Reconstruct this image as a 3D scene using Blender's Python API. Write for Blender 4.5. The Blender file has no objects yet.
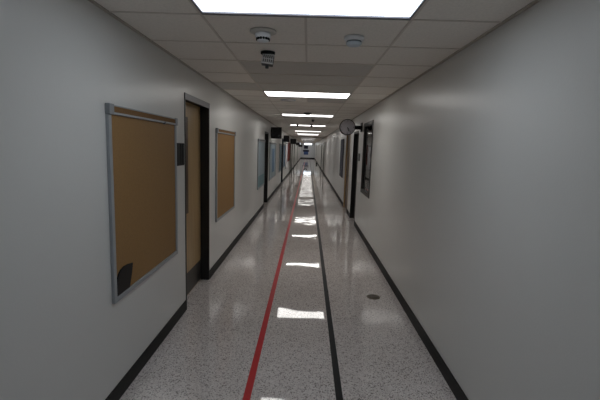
import bpy, bmesh, math, random
from mathutils import Matrix, Vector

random.seed(7)
scene = bpy.context.scene
COL = scene.collection

# ------------------------------------------------------------------ camera, world, exposure
XL, XR = -1.215, 1.109            # corridor walls
H = 2.466                         # ceiling height
CAMZ = 1.7136
Y0, Y1 = -3.2, 62.0               # corridor ends
WALL_T = 0.14

cam_data = bpy.data.cameras.new('camera')
cam = bpy.data.objects.new('camera', cam_data)
COL.objects.link(cam)
cr, cu, cf = (0.99924, 0.021493, 0.032512), (-0.035128, 0.135357, 0.990174), (-0.016881, 0.990564, -0.136009)
m = Matrix.Identity(4)
for i in range(3):
    m[i][0], m[i][1], m[i][2] = cr[i], cu[i], -cf[i]
m[2][3] = CAMZ
cam.matrix_world = m
cam_data.sensor_width = 36.0
cam_data.sensor_fit = 'HORIZONTAL'
cam_data.lens = 381.24 * 36.0 / 600.0
cam_data.clip_start = 0.05
cam_data.clip_end = 300
scene.camera = cam

world = bpy.data.worlds.new('world')
scene.world = world
world.use_nodes = True
world.node_tree.nodes['Background'].inputs[0].default_value = (0.02, 0.021, 0.022, 1)
world.node_tree.nodes['Background'].inputs[1].default_value = 0.2

scene.view_settings.view_transform = 'Standard'
scene.view_settings.look = 'None'
scene.view_settings.gamma = 1.0
scene.view_settings.use_curve_mapping = False
scene.view_settings.exposure = 0.0

LAMP = 5.5                        # radiance of the fixture lenses
LAMP_COLOR = (1.0, 0.975, 0.94)   # warmer tubes down the hall
LAMP_COOL = (0.87, 0.955, 1.05)     # cooler tubes in the near fixtures


# ------------------------------------------------------------------ materials
def srgb(r, g, b):
    f = lambda c: (c / 255 / 12.92) if c / 255 <= 0.04045 else ((c / 255 + 0.055) / 1.055) ** 2.4
    return (f(r), f(g), f(b), 1.0)


def mat(name, color, rough=0.5, metal=0.0, spec=0.5, noise=0.0, nscale=20.0, bump=0.0, bscale=60.0, coat=0.0):
    """procedural material: base colour with a gentle noise variation and optional bump"""
    M = bpy.data.materials.new(name)
    M.use_nodes = True
    nt = M.node_tree
    b = nt.nodes['Principled BSDF']
    b.inputs['Roughness'].default_value = rough
    b.inputs['Metallic'].default_value = metal
    b.inputs['Specular IOR Level'].default_value = spec
    b.inputs['Coat Weight'].default_value = coat
    tc = nt.nodes.new('ShaderNodeTexCoord')
    nz = nt.nodes.new('ShaderNodeTexNoise')
    nz.inputs['Scale'].default_value = nscale
    nz.inputs['Detail'].default_value = 4
    nt.links.new(tc.outputs['Object'], nz.inputs['Vector'])
    rp = nt.nodes.new('ShaderNodeValToRGB')
    lo = tuple(max(0, c * (1 - noise)) for c in color[:3]) + (1,)
    hi = tuple(min(1, c * (1 + noise)) for c in color[:3]) + (1,)
    rp.color_ramp.elements[0].position = 0.3
    rp.color_ramp.elements[1].position = 0.7
    rp.color_ramp.elements[0].color = lo
    rp.color_ramp.elements[1].color = hi
    nt.links.new(nz.outputs['Fac'], rp.inputs['Fac'])
    nt.links.new(rp.outputs['Color'], b.inputs['Base Color'])
    if bump:
        n2 = nt.nodes.new('ShaderNodeTexNoise')
        n2.inputs['Scale'].default_value = bscale
        n2.inputs['Detail'].default_value = 3
        nt.links.new(tc.outputs['Object'], n2.inputs['Vector'])
        bp = nt.nodes.new('ShaderNodeBump')
        bp.inputs['Strength'].default_value = bump
        bp.inputs['Distance'].default_value = 0.004
        nt.links.new(n2.outputs['Fac'], bp.inputs['Height'])
        nt.links.new(bp.outputs['Normal'], b.inputs['Normal'])
    return M


def mat_terrazzo():
    M = bpy.data.materials.new('terrazzo')
    M.use_nodes = True
    nt = M.node_tree
    b = nt.nodes['Principled BSDF']
    tc = nt.nodes.new('ShaderNodeTexCoord')

    def vor(scale, lo, hi):
        v = nt.nodes.new('ShaderNodeTexVoronoi')
        v.inputs['Scale'].default_value = scale
        nt.links.new(tc.outputs['Object'], v.inputs['Vector'])
        sep = nt.nodes.new('ShaderNodeSeparateColor')
        nt.links.new(v.outputs['Color'], sep.inputs[0])
        return v, sep
    v1, s1 = vor(140, 0, 0)
    ramp = nt.nodes.new('ShaderNodeValToRGB')
    e = ramp.color_ramp
    e.interpolation = 'CONSTANT'
    e.elements[0].position = 0.0
    e.elements[0].color = srgb(136, 128, 126)
    e.elements[1].position = 0.12
    e.elements[1].color = srgb(222, 215, 212)
    for pos, c in [(0.35, srgb(230, 223, 220)), (0.62, srgb(214, 205, 202)), (0.82, srgb(236, 231, 228)), (0.93, srgb(186, 177, 174))]:
        k = e.elements.new(pos)
        k.color = c
    nt.links.new(s1.outputs[0], ramp.inputs['Fac'])
    v2, s2 = vor(300, 0, 0)
    ramp2 = nt.nodes.new('ShaderNodeValToRGB')
    ramp2.color_ramp.interpolation = 'CONSTANT'
    ramp2.color_ramp.elements[0].color = (0.72, 0.72, 0.72, 1)
    ramp2.color_ramp.elements[1].position = 0.1
    ramp2.color_ramp.elements[1].color = (1, 1, 1, 1)
    nt.links.new(s2.outputs[1], ramp2.inputs['Fac'])
    mix = nt.nodes.new('ShaderNodeMix')
    mix.data_type = 'RGBA'
    mix.blend_type = 'MULTIPLY'
    mix.inputs[0].default_value = 1.0
    nt.links.new(ramp.outputs['Color'], mix.inputs[6])
    nt.links.new(ramp2.outputs['Color'], mix.inputs[7])
    # slow wear variation of the polish colour
    n = nt.nodes.new('ShaderNodeTexNoise')
    n.inputs['Scale'].default_value = 1.3
    n.inputs['Detail'].default_value = 5
    nt.links.new(tc.outputs['Object'], n.inputs['Vector'])
    ramp3 = nt.nodes.new('ShaderNodeValToRGB')
    ramp3.color_ramp.elements[0].position = 0.3
    ramp3.color_ramp.elements[0].color = (0.88, 0.87, 0.86, 1)
    ramp3.color_ramp.elements[1].position = 0.7
    ramp3.color_ramp.elements[1].color = (1, 1, 1, 1)
    nt.links.new(n.outputs['Fac'], ramp3.inputs['Fac'])
    mix2 = nt.nodes.new('ShaderNodeMix')
    mix2.data_type = 'RGBA'
    mix2.blend_type = 'MULTIPLY'
    mix2.inputs[0].default_value = 1.0
    nt.links.new(mix.outputs[2], mix2.inputs[6])
    nt.links.new(ramp3.outputs['Color'], mix2.inputs[7])
    nt.links.new(mix2.outputs[2], b.inputs['Base Color'])
    b.inputs['Roughness'].default_value = 0.03
    b.inputs['Specular IOR Level'].default_value = 0.8
    # the polish is very slightly wavy
    n2 = nt.nodes.new('ShaderNodeTexNoise')
    n2.inputs['Scale'].default_value = 1.7
    n2.inputs['Detail'].default_value = 1.0
    mp = nt.nodes.new('ShaderNodeMapping')
    mp.inputs['Location'].default_value = (0.0, 0.0, 0.0)
    nt.links.new(tc.outputs['Object'], mp.inputs['Vector'])
    nt.links.new(mp.outputs['Vector'], n2.inputs['Vector'])
    bp = nt.nodes.new('ShaderNodeBump')
    bp.inputs['Strength'].default_value = 0.8
    bp.inputs['Distance'].default_value = 0.004
    nt.links.new(n2.outputs['Fac'], bp.inputs['Height'])
    nt.links.new(bp.outputs['Normal'], b.inputs['Normal'])
    return M


def mat_wood(name, c1, c2, rough=0.35):
    M = bpy.data.materials.new(name)
    M.use_nodes = True
    nt = M.node_tree
    b = nt.nodes['Principled BSDF']
    tc = nt.nodes.new('ShaderNodeTexCoord')
    mp = nt.nodes.new('ShaderNodeMapping')
    mp.inputs['Scale'].default_value = (9, 9, 0.7)
    nt.links.new(tc.outputs['Object'], mp.inputs['Vector'])
    n = nt.nodes.new('ShaderNodeTexNoise')
    n.inputs['Scale'].default_value = 3.0
    n.inputs['Detail'].default_value = 6
    n.inputs['Distortion'].default_value = 0.6
    nt.links.new(mp.outputs['Vector'], n.inputs['Vector'])
    rp = nt.nodes.new('ShaderNodeValToRGB')
    rp.color_ramp.elements[0].position = 0.35
    rp.color_ramp.elements[1].position = 0.68
    rp.color_ramp.elements[0].color = c1
    rp.color_ramp.elements[1].color = c2
    nt.links.new(n.outputs['Fac'], rp.inputs['Fac'])
    nt.links.new(rp.outputs['Color'], b.inputs['Base Color'])
    b.inputs['Roughness'].default_value = rough
    return M


def mat_emit(name, color, strength):
    M = bpy.data.materials.new(name)
    M.use_nodes = True
    nt = M.node_tree
    b = nt.nodes['Principled BSDF']
    b.inputs['Base Color'].default_value = (0.8, 0.8, 0.8, 1)
    b.inputs['Roughness'].default_value = 0.4
    # acrylic prismatic lens: faint fine pattern on the glowing sheet
    tc = nt.nodes.new('ShaderNodeTexCoord')
    v = nt.nodes.new('ShaderNodeTexVoronoi')
    v.inputs['Scale'].default_value = 70
    nt.links.new(tc.outputs['Object'], v.inputs['Vector'])
    mr = nt.nodes.new('ShaderNodeMapRange')
    mr.inputs['From Min'].default_value = 0
    mr.inputs['From Max'].default_value = 0.8
    mr.inputs['To Min'].default_value = strength * 1.05
    mr.inputs['To Max'].default_value = strength * 0.95
    nt.links.new(v.outputs['Distance'], mr.inputs['Value'])
    b.inputs['Emission Color'].default_value = tuple(color) + (1,)
    nt.links.new(mr.outputs['Result'], b.inputs['Emission Strength'])
    return M


def mat_glass(name, tint):
    M = bpy.data.materials.new(name)
    M.use_nodes = True
    nt = M.node_tree
    for n in list(nt.nodes):
        nt.nodes.remove(n)
    out = nt.nodes.new('ShaderNodeOutputMaterial')
    tr = nt.nodes.new('ShaderNodeBsdfTransparent')
    tr.inputs[0].default_value = tint
    gl = nt.nodes.new('ShaderNodeBsdfGlossy')
    gl.inputs['Roughness'].default_value = 0.02
    fr = nt.nodes.new('ShaderNodeFresnel')
    fr.inputs['IOR'].default_value = 1.22
    mx = nt.nodes.new('ShaderNodeMixShader')
    nt.links.new(fr.outputs[0], mx.inputs[0])
    nt.links.new(tr.outputs[0], mx.inputs[1])
    nt.links.new(gl.outputs[0], mx.inputs[2])
    nt.links.new(mx.outputs[0], out.inputs[0])
    return M


M_WALL = mat('wall_paint', srgb(211, 211, 208), rough=0.31, spec=0.6, noise=0.015, nscale=1.5, bump=0.12, bscale=90)
M_CEIL = mat('ceiling_tile', srgb(243, 238, 230), rough=0.6, spec=0.5, noise=0.05, nscale=60, bump=0.5, bscale=220)
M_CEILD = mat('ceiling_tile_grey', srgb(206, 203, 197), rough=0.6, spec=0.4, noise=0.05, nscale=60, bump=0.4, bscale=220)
M_GRID = mat('ceiling_grid', srgb(218, 211, 202), rough=0.6, noise=0.04)
M_ANGLE = mat('wall_angle', srgb(180, 174, 165), rough=0.6, noise=0.04)
M_FLOOR = mat_terrazzo()
M_BASE = mat('black_vinyl', srgb(12, 12, 13), rough=0.5, spec=0.2, noise=0.08)
M_RED = mat('red_tape', srgb(190, 14, 28), rough=0.3, spec=0.25, noise=0.08, nscale=8)
M_BLACKTAPE = mat('black_tape', srgb(17, 19, 23), rough=0.4, spec=0.12, noise=0.08, nscale=8)
M_ALU = mat('aluminium', srgb(162, 166, 170), rough=0.4, metal=0.3, noise=0.04)
M_ALUD = mat('aluminium_cap', srgb(142, 146, 150), rough=0.4, metal=0.3, noise=0.04)
M_CORK = mat('tan_cork', srgb(146, 111, 66), rough=0.6, spec=0.4, noise=0.09, nscale=120, bump=0.2, bscale=200)
M_CORK2 = mat('brown_cork', srgb(128, 98, 66), rough=0.85, spec=0.2, noise=0.15, nscale=150)
M_BRONZE = mat('dark_bronze', srgb(24, 22, 21), rough=0.38, noise=0.08)
M_BRONZEG = mat('grey_steel_and_lit_head', srgb(104, 104, 112), rough=0.4, noise=0.05)  # grey steel; also used as painted-on light over the black door head
M_WOOD = mat_wood('tan_wood', srgb(166, 138, 98), srgb(178, 151, 110))
M_WOODB = mat_wood('brown_wood', srgb(62, 42, 28), srgb(80, 56, 36))
M_WOODR = mat_wood('red_wood', srgb(92, 36, 26), srgb(112, 48, 34))
M_STEEL = mat('brushed_steel', srgb(82, 79, 76), rough=0.4, metal=0.7, noise=0.06)
M_BLACK = mat('black_plastic', srgb(15, 15, 16), rough=0.45, spec=0.25, noise=0.1)
M_GREYP = mat('grey_plastic', srgb(70, 74, 76), rough=0.45, noise=0.06)
M_WHITEP = mat('white_plastic', srgb(232, 234, 236), rough=0.4, noise=0.03)
M_GREYW = mat('pale_grey_plastic', srgb(196, 206, 214), rough=0.35, noise=0.04)
M_VENT = mat('slate_vent', srgb(112, 122, 130), rough=0.5, noise=0.05)
M_BRIGHT = mat('bright_white_plastic', srgb(240, 241, 242), rough=0.45, noise=0.02)
M_GUN = mat('dark_slot', srgb(26, 28, 30), rough=0.6, spec=0.25, noise=0.05)
M_DIAL = mat('clock_dial', srgb(222, 220, 230), rough=0.4, noise=0.03)
M_PAPER = mat('pale_blue_paper', srgb(150, 164, 172), rough=0.8, noise=0.05, nscale=4)
M_PAPERT = mat('teal_paper', srgb(116, 146, 152), rough=0.8, noise=0.06, nscale=5)
M_PAPERB = mat('blue_paper', srgb(92, 120, 148), rough=0.8, noise=0.06, nscale=5)
M_PAPERW = mat('white_paper', srgb(214, 214, 218), rough=0.8, noise=0.03)
M_SLATE = mat('slate_cloth', srgb(62, 62, 74), rough=0.8, noise=0.06)
M_NAVY = mat('navy_print', srgb(14, 18, 44), rough=0.7, noise=0.06)
M_BLUE = mat('blue_print', srgb(62, 88, 140), rough=0.7, noise=0.06)
M_OLIVE = mat('olive_paint', srgb(58, 60, 46), rough=0.45, noise=0.06)
M_DARKBLUE = mat('dark_blue_paint', srgb(18, 30, 42), rough=0.4, noise=0.06)
M_TEAL = mat('dull_teal_paint', srgb(60, 92, 108), rough=0.45, noise=0.06)
M_BEIGE = mat('beige_paint', srgb(170, 162, 142), rough=0.45, noise=0.04)
M_BRASS = mat('dull_brass', srgb(112, 102, 88), rough=0.4, metal=0.6, noise=0.1)
M_LENS = mat_emit('troffer_lens', LAMP_COLOR, LAMP)
M_LENSC = mat_emit('cool_troffer_lens', LAMP_COOL, LAMP * 0.78)
M_LENSD = mat_emit('dim_troffer_lens', LAMP_COLOR, LAMP * 0.5)
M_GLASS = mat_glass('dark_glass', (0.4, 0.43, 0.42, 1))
M_REDB = mat('dark_red_cloth', srgb(120, 44, 36), rough=0.8, noise=0.08)
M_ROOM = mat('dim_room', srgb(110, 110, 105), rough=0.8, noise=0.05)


# ------------------------------------------------------------------ mesh helpers
def bx(bm, x0, x1, y0, y1, z0, z1, mi=0, rot=None):
    vs = [bm.verts.new((x, y, z)) for z in (z0, z1) for y in (y0, y1) for x in (x0, x1)]
    if rot is not None:
        c = Vector(((x0 + x1) / 2, (y0 + y1) / 2, (z0 + z1) / 2))
        for v in vs:
            v.co = c + rot @ (v.co - c)
    for q in [(0, 2, 3, 1), (4, 5, 7, 6), (0, 1, 5, 4), (2, 6, 7, 3), (0, 4, 6, 2), (1, 3, 7, 5)]:
        f = bm.faces.new([vs[i] for i in q])
        f.material_index = mi
    return vs


def lathe(bm, prof, c=(0, 0, 0), axis='z', seg=32, mi=0):
    """prof: list of (radius, along-axis) from one end to the other"""
    rings = []
    for r, a in prof:
        ring = []
        if r < 1e-6:
            p = {'z': (0, 0, a), 'y': (0, a, 0), 'x': (a, 0, 0)}[axis]
            ring.append(bm.verts.new(Vector(p) + Vector(c)))
        else:
            for k in range(seg):
                t = 2 * math.pi * k / seg
                u, v = r * math.cos(t), r * math.sin(t)
                p = {'z': (u, v, a), 'y': (u, a, v), 'x': (a, u, v)}[axis]
                ring.append(bm.verts.new(Vector(p) + Vector(c)))
        rings.append(ring)
    for A, B in zip(rings, rings[1:]):
        for k in range(seg):
            k2 = (k + 1) % seg
            if len(A) == 1 and len(B) == 1:
                continue
            if len(A) == 1:
                f = bm.faces.new((A[0], B[k], B[k2]))
            elif len(B) == 1:
                f = bm.faces.new((A[k], A[k2], B[0]))
            else:
                f = bm.faces.new((A[k], A[k2], B[k2], B[k]))
            f.material_index = mi
            f.smooth = True
    for ring in (rings[0], rings[-1]):
        if len(ring) > 1:
            bm.faces.new(ring).material_index = mi


def prism(bm, pts, axis, a0, a1, mi=0):
    """extrude a 2D outline along an axis; pts are (y,z) for 'x', (x,z) for 'y', (x,y) for 'z'"""
    def P(p, a):
        return {'x': (a, p[0], p[1]), 'y': (p[0], a, p[1]), 'z': (p[0], p[1], a)}[axis]
    A = [bm.verts.new(P(p, a0)) for p in pts]
    B = [bm.verts.new(P(p, a1)) for p in pts]
    n = len(pts)
    bm.faces.new(A).material_index = mi
    bm.faces.new(list(reversed(B))).material_index = mi
    for k in range(n):
        bm.faces.new((A[k], B[k], B[(k + 1) % n], A[(k + 1) % n])).material_index = mi


def obj(name, bm, mats, parent=None, bevel=0.0, seg=2):
    """link a bmesh as ONE mesh object; coordinates are world, re-based on the parent's location"""
    bmesh.ops.recalc_face_normals(bm, faces=bm.faces[:])
    me = bpy.data.meshes.new(name)
    bm.to_mesh(me)
    bm.free()
    for mm in (mats if isinstance(mats, (list, tuple)) else [mats]):
        me.materials.append(mm)
    o = bpy.data.objects.new(name, me)
    COL.objects.link(o)
    if parent is not None:
        off = Vector((0, 0, 0))
        q = parent
        while q is not None:
            off += q.location
            q = q.parent
        me.transform(Matrix.Translation(-off))
        o.parent = parent
    if bevel:
        b = o.modifiers.new('bevel', 'BEVEL')
        b.width = bevel
        b.segments = seg
        b.limit_method = 'ANGLE'
        b.angle_limit = math.radians(40)
    return o


def rebase(o, loc):
    """give a top-level mesh its own base point"""
    o.data.transform(Matrix.Translation(-Vector(loc)))
    o.location = loc
    return o


def thing(name, label, cat, loc, group=None):
    o = bpy.data.objects.new(name, None)
    COL.objects.link(o)
    o.location = loc
    o.empty_display_size = 0.05
    o['label'] = label
    o['category'] = cat
    if group:
        o['group'] = group
    return o


def tag(o, label, cat, group=None):
    o['label'] = label
    o['category'] = cat
    if group:
        o['group'] = group
    return o


def dup(root, loc, label):
    r = root.copy()
    COL.objects.link(r)
    r.location = loc
    r['label'] = label
    for ch in list(root.children):
        c = ch.copy()
        COL.objects.link(c)
        c.parent = r
        for g in list(ch.children):
            d = g.copy()
            COL.objects.link(d)
            d.parent = c
    return r


def struct_root(name, loc, label, cat):
    o = thing(name, label, cat, loc)
    o['kind'] = 'structure'
    return o


def struct(name, bm, mats, label, cat):
    o = obj(name, bm, mats)
    o['kind'] = 'structure'
    o['label'] = label
    o['category'] = cat
    return o


# ------------------------------------------------------------------ openings: (y0, y1, z0, z1)
DOORS_L = [(3.758, 4.69, 0, 2.205), (10.66, 11.66, 0, 2.13), (17.6, 18.65, 0, 2.13), (26.2, 27.0, 0, 2.13),
           (28.4, 29.6, 0, 2.13), (33.0, 34.2, 0, 2.13), (43.0, 44.2, 0, 2.13)]
DOORS_R = [(8.55, 9.50, 0, 2.13), (10.25, 11.3, 0, 2.15), (26.6, 27.6, 0, 2.13), (31.0, 32.2, 0, 2.13), (42.5, 43.8, 0, 2.13), (52.0, 53.2, 0, 2.13)]
WINDOW_R = (6.73, 7.76, 0.88, 2.21)


def wall_mesh(xa, xb, openings):
    bm = bmesh.new()
    y = Y0
    for (a, b, z0, z1) in sorted(openings):
        bx(bm, xa, xb, y, a, 0, H + 0.06)
        if z0 > 0:
            bx(bm, xa, xb, a, b, 0, z0)
        bx(bm, xa, xb, a, b, z1, H + 0.06)
        y = b
    bx(bm, xa, xb, y, Y1, 0, H + 0.06)
    return bm


struct('wall_left', wall_mesh(XL - WALL_T, XL, DOORS_L), M_WALL, 'long satin off-white corridor wall carrying the tan boards', 'wall')
struct('wall_right', wall_mesh(XR, XR + WALL_T, DOORS_R + [WINDOW_R]), M_WALL, 'long satin off-white corridor wall with the dark window', 'wall')
bm = bmesh.new()
bx(bm, XL - WALL_T, XR + WALL_T, Y1, Y1 + WALL_T, 0, H + 0.06)
struct('wall_far', bm, mat('far_wall_paint', srgb(208, 210, 214), rough=0.5, noise=0.03), 'pale blue-grey wall closing the far end of the corridor', 'wall')
bm = bmesh.new()
bx(bm, XL - WALL_T, XR + WALL_T, Y0 - WALL_T, Y0, 0, H + 0.06)
struct('wall_back', bm, M_WALL, 'off-white wall closing the corridor behind the viewer', 'wall')
bm = bmesh.new()
bx(bm, XL - 0.5, XR + 1.6, Y0 - WALL_T, Y1 + WALL_T, -0.1, 0)
struct('floor', bm, M_FLOOR, 'polished speckled grey terrazzo corridor floor', 'floor')


def base_mesh(xw, side, openings):
    bm = bmesh.new()
    y = Y0
    x0, x1 = (xw, xw + 0.008) if side > 0 else (xw - 0.008, xw)
    for (a, b, z0, z1) in sorted(openings):
        bx(bm, x0, x1, y, a, 0.0005, 0.112)
        y = b
    bx(bm, x0, x1, y, Y1, 0.0005, 0.112)
    return bm


struct('baseboard_left', base_mesh(XL, 1, DOORS_L), M_BASE, 'black vinyl base strip along the left wall', 'baseboard')
struct('baseboard_right', base_mesh(XR, -1, DOORS_R), M_BASE, 'black vinyl base strip along the right wall', 'baseboard')
bm = bmesh.new()
bx(bm, XL + 0.009, XR - 0.009, Y1 - 0.01, Y1, 0.0005, 0.16)
struct('baseboard_far', bm, M_BASE, 'black base strip under the far end wall', 'baseboard')

# ------------------------------------------------------------------ ceiling: lay-in tiles on a T-bar grid
T = 0.6096
LX0, LX1 = -0.642, 0.558
ROW0 = 2.34 - 10 * T
FIX = [1.735, 5.335, 8.87, 12.95, 17.5, 21.0, 22.5] + [28.2, 30.0] + [33.0 + 1.83 * k for k in range(16)]
FIX_BACK = [-1.92]


def near_fix(y0, y1):
    return any(f - 0.01 < y1 - 0.02 and f + T + 0.01 > y0 + 0.02 for f in FIX + FIX_BACK)


bm = bmesh.new()
bx(bm, XL - WALL_T, XR + WALL_T, Y0, Y1 + WALL_T, H + 0.055, H + 0.1, 0)
# row boundaries follow the fixtures so that every lamp sits in its own bay
edges = [Y0]
marks = sorted(FIX_BACK + FIX)
y = Y0
for f in marks:
    gap = f - edges[-1]
    n = max(1, round(gap / T)) if gap > 0.05 else 0
    st = edges[-1]
    for k in range(1, n + 1):
        edges.append(st + gap * k / n)
    edges.append(f + T)
while edges[-1] < Y1 - 0.9:
    edges.append(edges[-1] + T)
edges.append(Y1)
G = 0.008
for a, b in zip(edges, edges[1:]):
    is_fix = any(abs(a - f) < 0.01 and abs(b - f - T) < 0.01 for f in marks)
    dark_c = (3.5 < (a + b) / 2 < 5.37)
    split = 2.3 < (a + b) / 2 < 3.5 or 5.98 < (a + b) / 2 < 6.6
    # side tiles
    for (u, v, side) in [(XL + 0.02, LX0 - G, 'l'), (LX1 + G, XR - 0.02, 'r')]:
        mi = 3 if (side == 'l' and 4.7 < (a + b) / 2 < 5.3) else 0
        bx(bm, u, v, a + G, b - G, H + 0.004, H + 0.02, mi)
    if not is_fix:
        if split:
            xm = (LX0 + LX1) / 2
            bx(bm, LX0 - 0.007, xm - G, a + G, b - G, H + 0.004, H + 0.02, 0)
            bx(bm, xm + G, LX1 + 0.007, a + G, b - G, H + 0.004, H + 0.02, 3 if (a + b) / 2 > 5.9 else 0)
            bx(bm, xm - G, xm + G, a + G, b - G, H, H + 0.02, 1)
        else:
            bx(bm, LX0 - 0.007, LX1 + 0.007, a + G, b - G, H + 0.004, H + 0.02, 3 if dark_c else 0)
    if a > Y0 + 0.01:
        for (u, v) in [(XL + 0.02, LX0 - G), (LX1 + G, XR - 0.02)] + [(LX0 - 0.007, LX1 + 0.007)]:
            bx(bm, u, v, a - G, a + G, H, H + 0.02, 1)
for xg in (LX0 - 0.014, LX1 + 0.014):
    bx(bm, xg - G, xg + G, Y0, Y1, H, H + 0.02, 1)
bx(bm, XL, XL + 0.022, Y0, Y1, H - 0.004, H + 0.02, 2)
bx(bm, XR - 0.022, XR, Y0, Y1, H - 0.004, H + 0.02, 2)
struct('ceiling', bm, [M_CEIL, M_GRID, M_ANGLE, M_CEILD], 'suspended ceiling of beige lay-in tiles on a thin grid', 'ceiling')

# a shallow painted header crossing the corridor in front of the densely lit far stretch
bm = bmesh.new()
bx(bm, XL, XR, 27.3, 27.4, H - 0.05, H)
struct('trim_1', bm, M_WALL, 'shallow painted header crossing the ceiling before the densely lit stretch', 'trim')

# ------------------------------------------------------------------ ceiling lights


def make_light(label, yf):
    t = thing('ceiling_light', label, 'ceiling light', ((LX0 + LX1) / 2, yf + T / 2, H), 'recessed ceiling lights')
    a, b = yf + 0.006, yf + T - 0.006
    x0, x1 = LX0 - 0.004, LX1 + 0.004
    w, wy = 0.012, 0.034
    bm = bmesh.new()
    bx(bm, x0, x1, a, a + wy, H - 0.003, H + 0.03)
    bx(bm, x0, x1, b - wy, b, H - 0.003, H + 0.03)
    bx(bm, x0, x0 + w, a + wy, b - wy, H - 0.003, H + 0.03)
    bx(bm, x1 - w, x1, a + wy, b - wy, H - 0.003, H + 0.03)
    obj('frame', bm, M_BRONZEG, t)
    bm = bmesh.new()
    bx(bm, x0 + w, x1 - w, a + wy, b - wy, H + 0.006, H + 0.012)
    obj('diffuser', bm, M_LENS, t)
    bm = bmesh.new()
    bx(bm, x0 + w, x1 - w, a + wy, b - wy, H + 0.014, H + 0.05)
    obj('housing', bm, M_WHITEP, t)
    return t


LABELS_L = ['large glowing ceiling light nearest the viewer, cut by the top of the frame',
            'second glowing ceiling light, just beyond the darker grey ceiling tiles',
            'third glowing ceiling light, behind the dark silhouetted smoke detector',
            'fourth glowing ceiling light, crossed by two dark hanging dots',
            'fifth glowing ceiling light, next thin strip past the two hanging dots',
            'sixth glowing ceiling light, nearer of the close pair before the painted header',
            'seventh glowing ceiling light, farther of the close pair before the painted header']


def relamp(o, M):
    for ch in o.children:
        if ch.name.startswith('diffuser'):
            ch.material_slots[0].link = 'OBJECT'
            ch.material_slots[0].material = M


base_light = None
for i, f in enumerate(FIX):
    if i < 7:
        lab = LABELS_L[i]
    else:
        lab = 'one of the closely spaced bright ceiling lights in the far stretch past the header'
    loc = ((LX0 + LX1) / 2, f + T / 2, H)
    if base_light is None:
        base_light = make_light(lab, f)
    else:
        o = dup(base_light, loc, lab)
        if i >= 7:
            relamp(o, M_LENSD)
            o['group'] = 'close-set lights of the far stretch'
relamp(base_light, M_LENSC)
for f in FIX_BACK:
    relamp(dup(base_light, ((LX0 + LX1) / 2, f + T / 2, H), 'glowing ceiling light overhead behind the viewer'), M_LENSC)

# ------------------------------------------------------------------ floor tapes and drain


def tape(name, xc, w, M, label):
    bm = bmesh.new()
    bx(bm, xc - w / 2, xc + w / 2, Y0 + 0.3, 58.0, 0.0002, 0.0012)
    tag(rebase(obj(name, bm, M), (xc, 0, 0)), label, 'tape')


tape('floor_tape', -0.362, 0.052, M_RED, 'red tape line stuck along the left of the corridor floor')
tape('floor_tape', 0.277, 0.05, M_BLACKTAPE, 'black tape line stuck along the middle right of the corridor floor')

t = thing('floor_drain', 'small round dull brass cleanout cover set in the terrazzo near the right wall', 'drain', (0.828, 4.31, 0))
bm = bmesh.new()
lathe(bm, [(0.078, 0.0002), (0.078, 0.003), (0.066, 0.0045), (0.064, 0.003)], (0.828, 4.31, 0), 'z', 40)
obj('rim', bm, M_BRASS, t)
bm = bmesh.new()
lathe(bm, [(0.063, 0.0002), (0.063, 0.0032), (0.0, 0.0034)], (0.828, 4.31, 0), 'z', 40)
obj('cover_plate', bm, mat('dark_brass', srgb(92, 86, 78), rough=0.45, metal=0.4, noise=0.1), t)
for s in (-1, 1):
    bm = bmesh.new()
    lathe(bm, [(0.006, 0.003), (0.006, 0.0045), (0.0, 0.0048)], (0.828 + s * 0.035, 4.31, 0), 'z', 12)
    obj('screw', bm, M_STEEL, t)


# ------------------------------------------------------------------ doors


def make_door(n, side, op, frame_m, leaf_m, label, lit_head_m=None, kick=True, lite=True, recess=0.10, face=0.045, detail=True):
    """side -1: left wall, +1: right wall. Frame wraps the opening, leaf sits at the back of it."""
    a, b, z0, z1 = op
    xw = XL if side < 0 else XR
    root = struct_root('door_%d' % n, (xw, (a + b) / 2, 0), label, 'door')
    s = side

    def X(d):                      # d = depth into the wall (negative: proud of it)
        return xw + s * d

    def box(bm, d0, d1, y0, y1, za, zb, mi=0):
        x0, x1 = sorted((X(d0), X(d1)))
        bx(bm, x0, x1, y0, y1, za, zb, mi)
    bm = bmesh.new()
    j = face
    box(bm, -0.006, WALL_T + 0.01, a, a + j * 0.5, 0.001, z1)
    box(bm, -0.006, WALL_T + 0.01, b - j * 0.5, b, 0.001, z1)
    box(bm, -0.006, WALL_T + 0.01, a + j * 0.5, b - j * 0.5, z1 - j, z1)
    obj('door_frame', bm, frame_m, root, 0.002)
    if lit_head_m is not None:
        bm = bmesh.new()
        box(bm, -0.009, -0.0065, a + 0.001, b - 0.001, z1 - 0.062, z1 - 0.001)  # added strip: light on the dark frame's head, put in as grey colour
        obj('lit_head_face', bm, lit_head_m, root)
    ya, yb, zb = a + j * 0.5 + 0.003, b - j * 0.5 - 0.003, z1 - j - 0.003
    bm = bmesh.new()
    box(bm, recess, recess + 0.038, ya, yb, 0.008, zb)
    leaf = obj('leaf', bm, leaf_m, root, 0.002)
    if detail:
        if kick:
            bm = bmesh.new()
            box(bm, recess - 0.003, recess - 0.0003, ya + 0.01, yb - 0.01, 0.02, 0.272)
            obj('kick_plate', bm, M_STEEL, leaf)
        if lite:
            bm = bmesh.new()
            box(bm, recess - 0.002, recess - 0.0003, ya + 0.30, ya + 0.395, 0.95, 2.0)
            obj('vision_glass', bm, M_WOODB, leaf)
        # lever handle near the viewer-side edge, hidden behind the frame from the corridor's near end
        bm = bmesh.new()
        yh = ya + 0.07
        lathe(bm, [(0.026, 0.0), (0.026, -s * 0.01)], (X(recess), yh, 1.0), 'x', 20)
        lathe(bm, [(0.009, 0.0), (0.009, -s * 0.045)], (X(recess), yh, 1.0), 'x', 12)
        box(bm, recess - 0.052, recess - 0.038, yh - 0.01, yh + 0.11, 0.99, 1.01)
        obj('door_handle', bm, M_STEEL, leaf)
    return root


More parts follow.
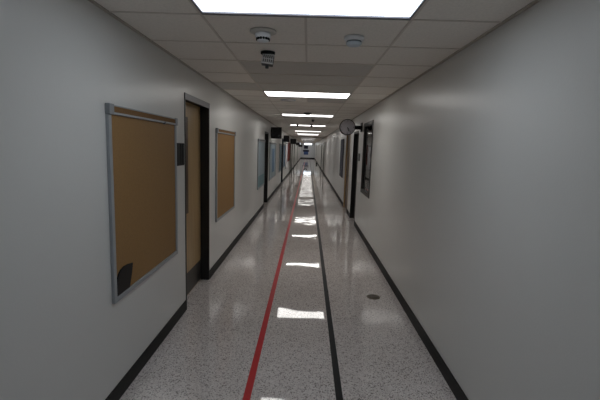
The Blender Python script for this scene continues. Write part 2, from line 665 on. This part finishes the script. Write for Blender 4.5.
make_door(1, -1, DOORS_L[0], M_BRONZE, M_WOOD, 'tan wood door in a black recessed frame between the two tan boards', lit_head_m=M_BRONZEG)
make_door(2, -1, DOORS_L[1], M_BRONZE, M_BRONZE, 'dark door in a black frame past the second tan board')
make_door(3, -1, DOORS_L[2], M_DARKBLUE, M_DARKBLUE, 'dark blue framed door under the second black hanging sign', kick=False)
make_door(4, -1, DOORS_L[3], M_OLIVE, M_WOODB, 'brown door in an olive frame past the dark red board', kick=False, lite=False)
make_door(5, -1, DOORS_L[4], M_OLIVE, M_BEIGE, 'beige door in an olive frame on the left, just past the painted header', kick=False, lite=False)
make_door(6, -1, DOORS_L[5], M_OLIVE, M_OLIVE, 'olive green door on the left wall deep in the corridor', kick=False, lite=False)
make_door(7, -1, DOORS_L[6], M_OLIVE, M_BEIGE, 'farthest left door, beige in an olive frame', kick=False, lite=False)
make_door(8, 1, DOORS_R[0], M_BRONZE, M_BRONZE, 'black door under the projecting clock on the right wall')
make_door(9, 1, DOORS_R[1], M_WOOD, M_WOODB, 'brown door in a tan wood frame beyond the black door', kick=False, lite=False, recess=0.035)
make_door(10, 1, DOORS_R[2], M_OLIVE, M_BEIGE, 'beige door in an olive frame beside the painted header', kick=False, lite=False)
make_door(11, 1, DOORS_R[3], M_OLIVE, M_OLIVE, 'olive door on the right wall past the painted header', kick=False, lite=False)
make_door(12, 1, DOORS_R[4], M_WALL, M_OLIVE, 'olive door in a white frame deep on the right wall', kick=False, lite=False)
make_door(13, 1, DOORS_R[5], M_OLIVE, M_WOODB, 'farthest right door, brown in an olive frame', kick=False, lite=False)

# ------------------------------------------------------------------ window in the right wall, with the dim room behind it
a, b, z0, z1 = WINDOW_R
w = struct_root('window_1', (XR, (a + b) / 2, z0), 'dark framed interior window in the right wall', 'window')
bm = bmesh.new()
f = 0.05
bx(bm, XR - 0.012, XR + WALL_T, a - 0.02, a + f, z0 - 0.02, z1 + 0.02)
bx(bm, XR - 0.012, XR + WALL_T, b - f, b + 0.02, z0 - 0.02, z1 + 0.02)
bx(bm, XR - 0.012, XR + WALL_T, a + f, b - f, z0 - 0.02, z0 + f)
bx(bm, XR - 0.012, XR + WALL_T, a + f, b - f, z1 - f, z1 + 0.02)
obj('window_frame', bm, mat('brown_black_steel', srgb(46, 42, 40), rough=0.4, noise=0.06), w, 0.003)
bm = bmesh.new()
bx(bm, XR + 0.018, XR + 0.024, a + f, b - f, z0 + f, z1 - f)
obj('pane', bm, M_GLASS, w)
bm = bmesh.new()
bx(bm, XR + 0.012, XR + 0.05, b - 0.30, b - 0.27, z0 + f, z1 - f)
obj('mullion', bm, M_BRONZE, w)
# dim room behind the glass
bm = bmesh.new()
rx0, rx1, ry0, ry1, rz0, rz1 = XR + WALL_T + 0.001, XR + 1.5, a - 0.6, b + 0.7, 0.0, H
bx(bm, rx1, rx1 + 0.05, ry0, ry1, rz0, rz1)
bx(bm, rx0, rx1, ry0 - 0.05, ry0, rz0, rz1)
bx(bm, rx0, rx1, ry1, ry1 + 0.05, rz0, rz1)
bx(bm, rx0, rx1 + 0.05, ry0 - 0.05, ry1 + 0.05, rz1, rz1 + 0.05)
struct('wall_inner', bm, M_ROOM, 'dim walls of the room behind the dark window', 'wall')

# ------------------------------------------------------------------ bulletin boards


def board(side, y0, y1, z0, z1, label, surf, group, rail=True, strip=None, frame=M_ALU, name='bulletin_board', sheets=()):
    xw = XL if side < 0 else XR
    s = -side                      # direction out of the wall

    def box(bm, d0, d1, ya, yb, za, zb, mi=0):
        x0, x1 = sorted((xw + s * d0, xw + s * d1))
        bx(bm, x0, x1, ya, yb, za, zb, mi)
    t = thing(name, label, 'bulletin board', (xw, (y0 + y1) / 2, z0), group)
    fw = 0.034
    zt = z1 - (0.055 if rail else 0)
    bm = bmesh.new()
    box(bm, 0.001, 0.012, y0 + 0.008, y1 - 0.008, z0 + 0.008, zt - 0.004)
    obj('board_panel', bm, surf, t)
    bm = bmesh.new()
    box(bm, 0.001, 0.022, y0, y0 + fw, z0, zt)
    box(bm, 0.001, 0.022, y1 - fw, y1, z0, zt)
    box(bm, 0.001, 0.022, y0 + fw, y1 - fw, z0, z0 + fw)
    if not rail:
        box(bm, 0.001, 0.022, y0 + fw, y1 - fw, zt - fw, zt)
    obj('board_frame', bm, frame, t, 0.003)
    if rail:
        bm = bmesh.new()
        box(bm, 0.001, 0.026, y0 + 0.02, y1 - 0.02, zt - 0.002, zt + 0.012)
        box(bm, 0.001, 0.026, y0 + 0.02, y1 - 0.02, z1 - 0.008, z1)
        r = obj('map_rail', bm, frame, t, 0.002)
        bm = bmesh.new()
        box(bm, 0.001, 0.023, y0 + 0.02, y1 - 0.02, zt + 0.0125, z1 - 0.0085)
        obj('cork_strip' if strip is None else 'rail_strip', bm, strip or M_CORK2, r)
        for e, f_ in ((y0 - 0.004, y0 + 0.052), (y1 - 0.04, y1 + 0.004)):
            bm = bmesh.new()
            box(bm, 0.001, 0.032, e, f_, zt - 0.006, z1 + 0.004)
            obj('end_cap', bm, M_ALUD, r, 0.004)
    return t, box


t, box = board(-1, 2.29, 3.475, 0.688, 1.935, 'large tan cork board nearest the viewer on the left wall', M_CORK, None)
bm = bmesh.new()
box(bm, 0.012, 0.034, 3.17, 3.185, 1.868, 1.89)
obj('map_hook', bm, M_ALUD, t, 0.002)

# black curved holder resting on the lower frame of the near board
pts = [(2.368, 0.722), (2.372, 0.80), (2.380, 0.843), (2.398, 0.868), (2.425, 0.885), (2.465, 0.895), (2.52, 0.893), (2.60, 0.880), (2.585, 0.82), (2.56, 0.76), (2.545, 0.722)]
bm = bmesh.new()
prism(bm, [(p[0] - 0.044, p[1] + 0.001) for p in pts], 'x', XL + 0.0125, XL + 0.021)
tag(rebase(obj('document_holder', bm, M_BLACK, None, 0.004), (XL, 2.47, 0.73)),
    'black curved-top holder in the lower corner of the nearest tan board', 'holder')

board(-1, 5.01, 6.27, 0.684, 1.93, 'smaller-looking tan cork board just past the tan wood door', M_CORK, None)


def sheet(side, y0, y1, z0, z1, M, label, group, d=0.0125):
    xw = XL if side < 0 else XR
    s = -side
    bm = bmesh.new()
    x0, x1 = sorted((xw + s * d, xw + s * (d + 0.002)))
    bx(bm, x0, x1, y0, y1, z0, z1)
    tag(rebase(obj('paper_sheet', bm, M), (xw, (y0 + y1) / 2, z0)), label, 'paper', group)


board(-1, 9.20, 10.60, 0.66, 1.89, 'pale blue papered board between the second tan board and the dark door', M_PAPER, None, strip=M_GREYP, frame=M_ALU)
sheet(-1, 9.27, 10.52, 0.71, 0.98, M_PAPERT, 'teal paper band along the bottom of the pale blue board before the dark door', None)
board(-1, 12.0, 14.3, 0.64, 1.85, 'long pale blue board just past the dark door, under the first black sign', M_PAPER, None, strip=M_GREYP, frame=M_ALU)
sheet(-1, 12.9, 13.7, 0.85, 1.65, M_PAPERB, 'deep blue sheet pinned on the long board past the dark door', None)
board(-1, 16.1, 17.3, 0.64, 1.85, 'dull teal board just before the dark blue door frame', M_TEAL, None, strip=M_GREYP, frame=M_ALU)
board(-1, 18.8, 20.2, 0.70, 1.85, 'blue papered board just past the dark blue door frame', M_PAPERB, None, strip=M_GREYP, frame=M_ALU)
board(-1, 20.7, 22.3, 0.55, 1.95, 'tall pale board just before the dark red board', M_PAPERW, None, strip=M_GREYP, frame=M_ALU)
board(1, 11.95, 13.0, 0.82, 2.03, 'dark slate board past the tan wood door frame on the right wall', M_SLATE, None, rail=False, frame=M_SLATE)

board(-1, 22.5, 25.6, 0.85, 2.0, 'dark red board on the left wall before the third black sign', M_REDB, None, rail=False, frame=M_WOODR)

# ------------------------------------------------------------------ signs
t = thing('room_sign', 'small black room sign between the nearest tan board and its door', 'sign', (XL, 3.608, 1.51))
bm = bmesh.new()
bx(bm, XL + 0.001, XL + 0.012, 3.512, 3.708, 1.508, 1.72)
obj('sign_plate', bm, M_BLACK, t, 0.002)
bm = bmesh.new()
bx(bm, XL + 0.0125, XL + 0.016, 3.60, 3.615, 1.515, 1.713)
obj('ridge', bm, M_GUN, t)
bm = bmesh.new()
bx(bm, XL + 0.0125, XL + 0.0165, 3.655, 3.70, 1.515, 1.713)
obj('insert_strip', bm, M_GUN, t)

t = thing('room_sign', 'small grey room sign between the dark window and the black door', 'sign', (XR, 8.30, 1.47))
bm = bmesh.new()
bx(bm, XR - 0.012, XR - 0.001, 8.20, 8.42, 1.47, 1.63)
obj('sign_plate', bm, M_GREYP, t, 0.002)
bm = bmesh.new()
bx(bm, XR - 0.015, XR - 0.0125, 8.22, 8.40, 1.56, 1.61)
obj('insert_strip', bm, M_STEEL, t)


def blade_sign(y, z0, z1, x1, label):
    t = thing('projecting_sign', label, 'sign', (XL, y, z0), 'black square signs on the left wall')
    bm = bmesh.new()
    bx(bm, XL + 0.005, x1, y - 0.03, y + 0.03, z0, z1)
    obj('sign_box', bm, M_BLACK, t, 0.006)
    bm = bmesh.new()
    bx(bm, XL + 0.025, x1 - 0.02, y - 0.0335, y - 0.0305, z0 + 0.02, z1 - 0.02)
    obj('sign_face', bm, mat('sign_face', srgb(28, 27, 31), rough=0.25, noise=0.15, nscale=6), t)
    bm = bmesh.new()
    bx(bm, XL + 0.0005, XL + 0.0045, y - 0.06, y + 0.06, z0 + 0.06, z1 - 0.06)
    obj('wall_bracket', bm, M_BLACK, t)


blade_sign(12.4, 1.975, 2.335, -0.87, 'largest black square sign jutting from the left wall, past the dark door')
blade_sign(18.75, 1.965, 2.275, -0.935, 'second black square sign jutting from the left wall, above the blue board')
blade_sign(25.9, 1.94, 2.29, -0.82, 'third black square sign jutting from the left wall, past the dark red board')
blade_sign(38.0, 1.93, 2.2, -0.84, 'small black sign jutting from the left wall in the far stretch')
blade_sign(47.0, 1.8, 2.06, -0.72, 'smallest black sign jutting out deepest in the far stretch')

# ------------------------------------------------------------------ projecting double-faced clock
cx, cy, cz = 0.80, 8.14, 2.168
R_ = 0.163
t = thing('wall_clock', 'round black-rimmed clock on an arm projecting from the right wall', 'clock', (XR, cy, cz))
bm = bmesh.new()
lathe(bm, [(R_ - 0.012, -0.072), (R_, -0.065), (R_ + 0.002, 0.0), (R_, 0.065), (R_ - 0.012, 0.072)], (cx, cy, cz), 'y', 48)
obj('clock_case', bm, M_BLACK, t)
for sg in (-1, 1):
    bm = bmesh.new()
    lathe(bm, [(R_ - 0.014, sg * 0.0725), (R_ - 0.014, sg * 0.074), (0, sg * 0.0745)], (cx, cy, cz), 'y', 48)
    dial = obj('dial', bm, M_DIAL, t)
    for k in range(12):
        bm = bmesh.new()
        an = math.pi * 2 * k / 12
        rm = R_ - 0.034
        L_, W_ = (0.026, 0.008) if k % 3 == 0 else (0.016, 0.005)
        rot = Matrix.Rotation(an, 3, 'Y')
        px, pz = cx + rm * math.sin(an), cz + rm * math.cos(an)
        yy = cy + sg * 0.0756
        bx(bm, px - W_ / 2, px + W_ / 2, yy - 0.0006, yy + 0.0006, pz - L_ / 2, pz + L_ / 2, 0, rot)
        obj('hour_mark', bm, M_GUN, dial)
    for nm, an, ln, wd, off in (('minute_hand', 2.55, 0.112, 0.008, 0.078), ('hour_hand', 2.85, 0.078, 0.011, 0.0765)):
        bm = bmesh.new()
        an2 = an * (1 if sg < 0 else -1)
        rot = Matrix.Rotation(an2, 3, 'Y')
        px, pz = cx + ln / 2 * math.sin(an2), cz + ln / 2 * math.cos(an2)
        yy = cy + sg * off
        bx(bm, px - wd / 2, px + wd / 2, yy - 0.0006, yy + 0.0006, pz - ln / 2 - 0.01, pz + ln / 2, 0, rot)
        obj(nm, bm, M_BLACK, dial)
bm = bmesh.new()
lathe(bm, [(0.042, R_ - 0.008), (0.042, XR - cx - 0.02)], (cx, cy, cz), 'x', 24)
obj('arm', bm, M_BLACK, t)
bm = bmesh.new()
bx(bm, XR - 0.024, XR - 0.001, cy - 0.09, cy + 0.09, cz - 0.088, cz + 0.1)
obj('wall_plate', bm, M_BLACK, t, 0.006)

# ------------------------------------------------------------------ ceiling devices
# smoke detector with wide base plate
c = (-0.325, 2.64, H)
t = thing('smoke_detector', 'white smoke detector with dark vents hanging under the near ceiling, left of centre', 'smoke detector', c)
bm = bmesh.new()
lathe(bm, [(0.088, 0.002), (0.088, -0.006), (0.07, -0.012), (0.0, -0.012)], c, 'z', 40)
obj('base_plate', bm, M_CEILD, t)
bm = bmesh.new()
lathe(bm, [(0.050, -0.012), (0.052, -0.022), (0.050, -0.040), (0.044, -0.044), (0.0, -0.045)], c, 'z', 36)
obj('body', bm, M_WHITEP, t)
bm = bmesh.new()
for k in range(14):
    an = 2 * math.pi * k / 14
    rot = Matrix.Rotation(an, 3, 'Z')
    px, py = c[0] + 0.040 * math.cos(an), c[1] + 0.040 * math.sin(an)
    bx(bm, px - 0.006, px + 0.006, py - 0.0055, py + 0.0055, H - 0.058, H - 0.044, 0, rot)
obj('vent_ring', bm, M_GUN, t)
bm = bmesh.new()
lathe(bm, [(0.040, -0.056), (0.038, -0.062), (0.0, -0.064)], c, 'z', 30)
obj('cap', bm, M_WHITEP, t)

# dome
c = (0.285, 2.72, H)
t = thing('smoke_detector', 'white dome with a bluish dark band under the near ceiling, right of centre', 'smoke detector', c)
bm = bmesh.new()
lathe(bm, [(0.068, 0.002), (0.068, -0.010), (0.060, -0.024), (0.056, -0.026), (0.0, -0.026)], c, 'z', 40)
obj('base_ring', bm, M_WHITEP, t)
bm = bmesh.new()
lathe(bm, [(0.050, -0.0262), (0.050, -0.036), (0.0, -0.036)], c, 'z', 36)
obj('vent_band', bm, M_VENT, t)
bm = bmesh.new()
lathe(bm, [(0.054, -0.0362), (0.053, -0.044), (0.042, -0.054), (0.02, -0.058), (0.0, -0.0585)], c, 'z', 36)
obj('dome_cap', bm, M_GREYW, t)

# louvred alarm horn on a dark base
c = (-0.352, 3.2, H)
t = thing('alarm_horn', 'small pale louvred horn tilted under a dark ceiling base behind the left smoke detector', 'alarm', c)
bm = bmesh.new()
lathe(bm, [(0.058, 0.002), (0.058, -0.012), (0.05, -0.018), (0.0, -0.018)], c, 'z', 32)
obj('base_plate', bm, M_GUN, t)
bm = bmesh.new()
lathe(bm, [(0.016, -0.018), (0.016, -0.075)], c, 'z', 16)
obj('stem', bm, M_GREYP, t)
rot = Matrix.Rotation(math.radians(7), 3, 'Y') @ Matrix.Rotation(math.radians(-14), 3, 'X')


def tilted(bm, x0, x1, y0, y1, z0, z1, piv):
    for v in bx(bm, x0, x1, y0, y1, z0, z1):
        v.co = Vector(piv) + rot @ (v.co - Vector(piv))


piv = (c[0], c[1], H - 0.055)
hx0, hx1, hz0, hz1 = c[0] - 0.044, c[0] + 0.048, H - 0.104, H - 0.022
bm = bmesh.new()
tilted(bm, hx0, hx1, c[1] - 0.028, c[1] + 0.022, hz0, hz1, piv)
head = obj('horn_head', bm, M_GREYP, t, 0.003)
bm = bmesh.new()
for za, zb in ((hz0 - 0.001, hz0 + 0.010), (hz1 - 0.010, hz1 + 0.001)):
    tilted(bm, hx0 - 0.001, hx1 + 0.001, c[1] - 0.034, c[1] - 0.0285, za, zb, piv)
for k in range(6):
    xx = hx0 + 0.006 + k * (hx1 - hx0 - 0.012) / 5
    tilted(bm, xx - 0.0035, xx + 0.0035, c[1] - 0.034, c[1] - 0.0285, hz0 + 0.010, hz1 - 0.010, piv)
tilted(bm, hx0, hx1, c[1] - 0.034, c[1] - 0.0285, (hz0 + hz1) / 2 - 0.003, (hz0 + hz1) / 2 + 0.003, piv)
obj('louvre_grille', bm, M_BRIGHT, head)
bm = bmesh.new()
lathe(bm, [(0.014, 0.0), (0.014, -0.022), (0.0, -0.024)], (c[0] - 0.005, c[1] - 0.005, hz0), 'z', 16)
obj('strobe', bm, M_GREYP, t)

# flush round speaker
c = (-0.352, 6.30, H)
t = thing('ceiling_speaker', 'round flush ceiling speaker just beyond the second glowing light', 'speaker', c)
bm = bmesh.new()
lathe(bm, [(0.125, 0.003), (0.125, -0.004), (0.11, -0.008), (0.105, -0.004)], c, 'z', 40)
obj('rim', bm, M_GREYW, t)
bm = bmesh.new()
lathe(bm, [(0.1045, 0.002), (0.1045, -0.004), (0.0, -0.005)], c, 'z', 40)
obj('grille', bm, M_WHITEP, t)


def dark_detector(x, y, r, h, label):
    c = (x, y, H)
    t = thing('smoke_detector', label, 'smoke detector', c)
    bm = bmesh.new()
    lathe(bm, [(r, 0.002), (r, -0.012), (r * 0.9, -0.016), (0, -0.016)], c, 'z', 30)
    obj('base_plate', bm, M_GUN, t)
    bm = bmesh.new()
    lathe(bm, [(r * 0.8, -0.0162), (r * 0.78, -h * 0.7), (r * 0.55, -h), (0, -h)], c, 'z', 30)
    obj('body', bm, M_GREYP, t)


dark_detector(-0.042, 8.46, 0.088, 0.045, 'dark low detector silhouetted against the third glowing light')
dark_detector(0.098, 10.4, 0.04, 0.06, 'small dark detector under the ceiling between third and fourth lights')


def hanging_dot(x, y, z, label):
    t = thing('pendant_sensor', label, 'sensor', (x, y, H))
    bm = bmesh.new()
    lathe(bm, [(0.045, 0.002), (0.045, -0.008), (0.008, -0.012), (0.008, z - H)], (x, y, H), 'z', 16)
    obj('stem', bm, M_GUN, t)
    bm = bmesh.new()
    lathe(bm, [(0.0, 0.03), (0.034, 0.02), (0.036, -0.02), (0.02, -0.032), (0.0, -0.034)], (x, y, z), 'z', 20)
    obj('head', bm, M_BLACK, t)


hanging_dot(-0.372, 12.5, H - 0.045, 'dark dot hanging left of centre in front of the fourth light')
hanging_dot(0.078, 12.5, H - 0.055, 'dark dot hanging right of centre in front of the fourth light')

# ------------------------------------------------------------------ far end
w2 = struct_root('window_2', (-0.04, Y1, 2.22), 'bright daylit transom strip high on the far end wall', 'window')
bm = bmesh.new()
bx(bm, -0.62, 0.54, Y1 - 0.012, Y1 - 0.006, 2.22, 2.44)
obj('pane', bm, M_LENSC, w2)
bm = bmesh.new()
bx(bm, -0.66, 0.58, Y1 - 0.02, Y1 - 0.001, 2.185, 2.22)
bx(bm, -0.66, 0.58, Y1 - 0.02, Y1 - 0.001, 2.44, 2.46)
bx(bm, -0.66, -0.62, Y1 - 0.02, Y1 - 0.001, 2.22, 2.44)
bx(bm, 0.54, 0.58, Y1 - 0.02, Y1 - 0.001, 2.22, 2.44)
obj('window_frame', bm, M_BRONZEG, w2)
bm = bmesh.new()
bx(bm, -0.70, -0.04, Y1 - 0.03, Y1 - 0.001, 1.56, 2.06)
tag(rebase(obj('wall_banner', bm, M_NAVY), (-0.37, Y1, 1.56)), 'dark navy banner high on the far end wall', 'banner')
t = thing('wall_poster', 'blue poster with a dark band below the navy banner on the far end wall', 'poster', (-0.35, Y1, 0.8))
bm = bmesh.new()
bx(bm, -0.70, 0.02, Y1 - 0.03, Y1 - 0.001, 0.62, 1.40)
obj('sheet', bm, M_BLUE, t)
bm = bmesh.new()
bx(bm, -0.85, 0.15, Y1 - 0.04, Y1 - 0.0305, 1.1, 1.36)
obj('dark_band', bm, M_NAVY, t)

bm = bmesh.new()
lathe(bm, [(0.08, 0.0), (0.10, 0.2), (0.095, 0.2), (0.075, 0.01), (0.0, 0.01)], (0.93, 40.5, 0.0005), 'z', 24)
tag(rebase(obj('waste_bin', bm, M_BLACK), (0.93, 40.5, 0)), 'small dark bin on the floor by the far right wall', 'bin')
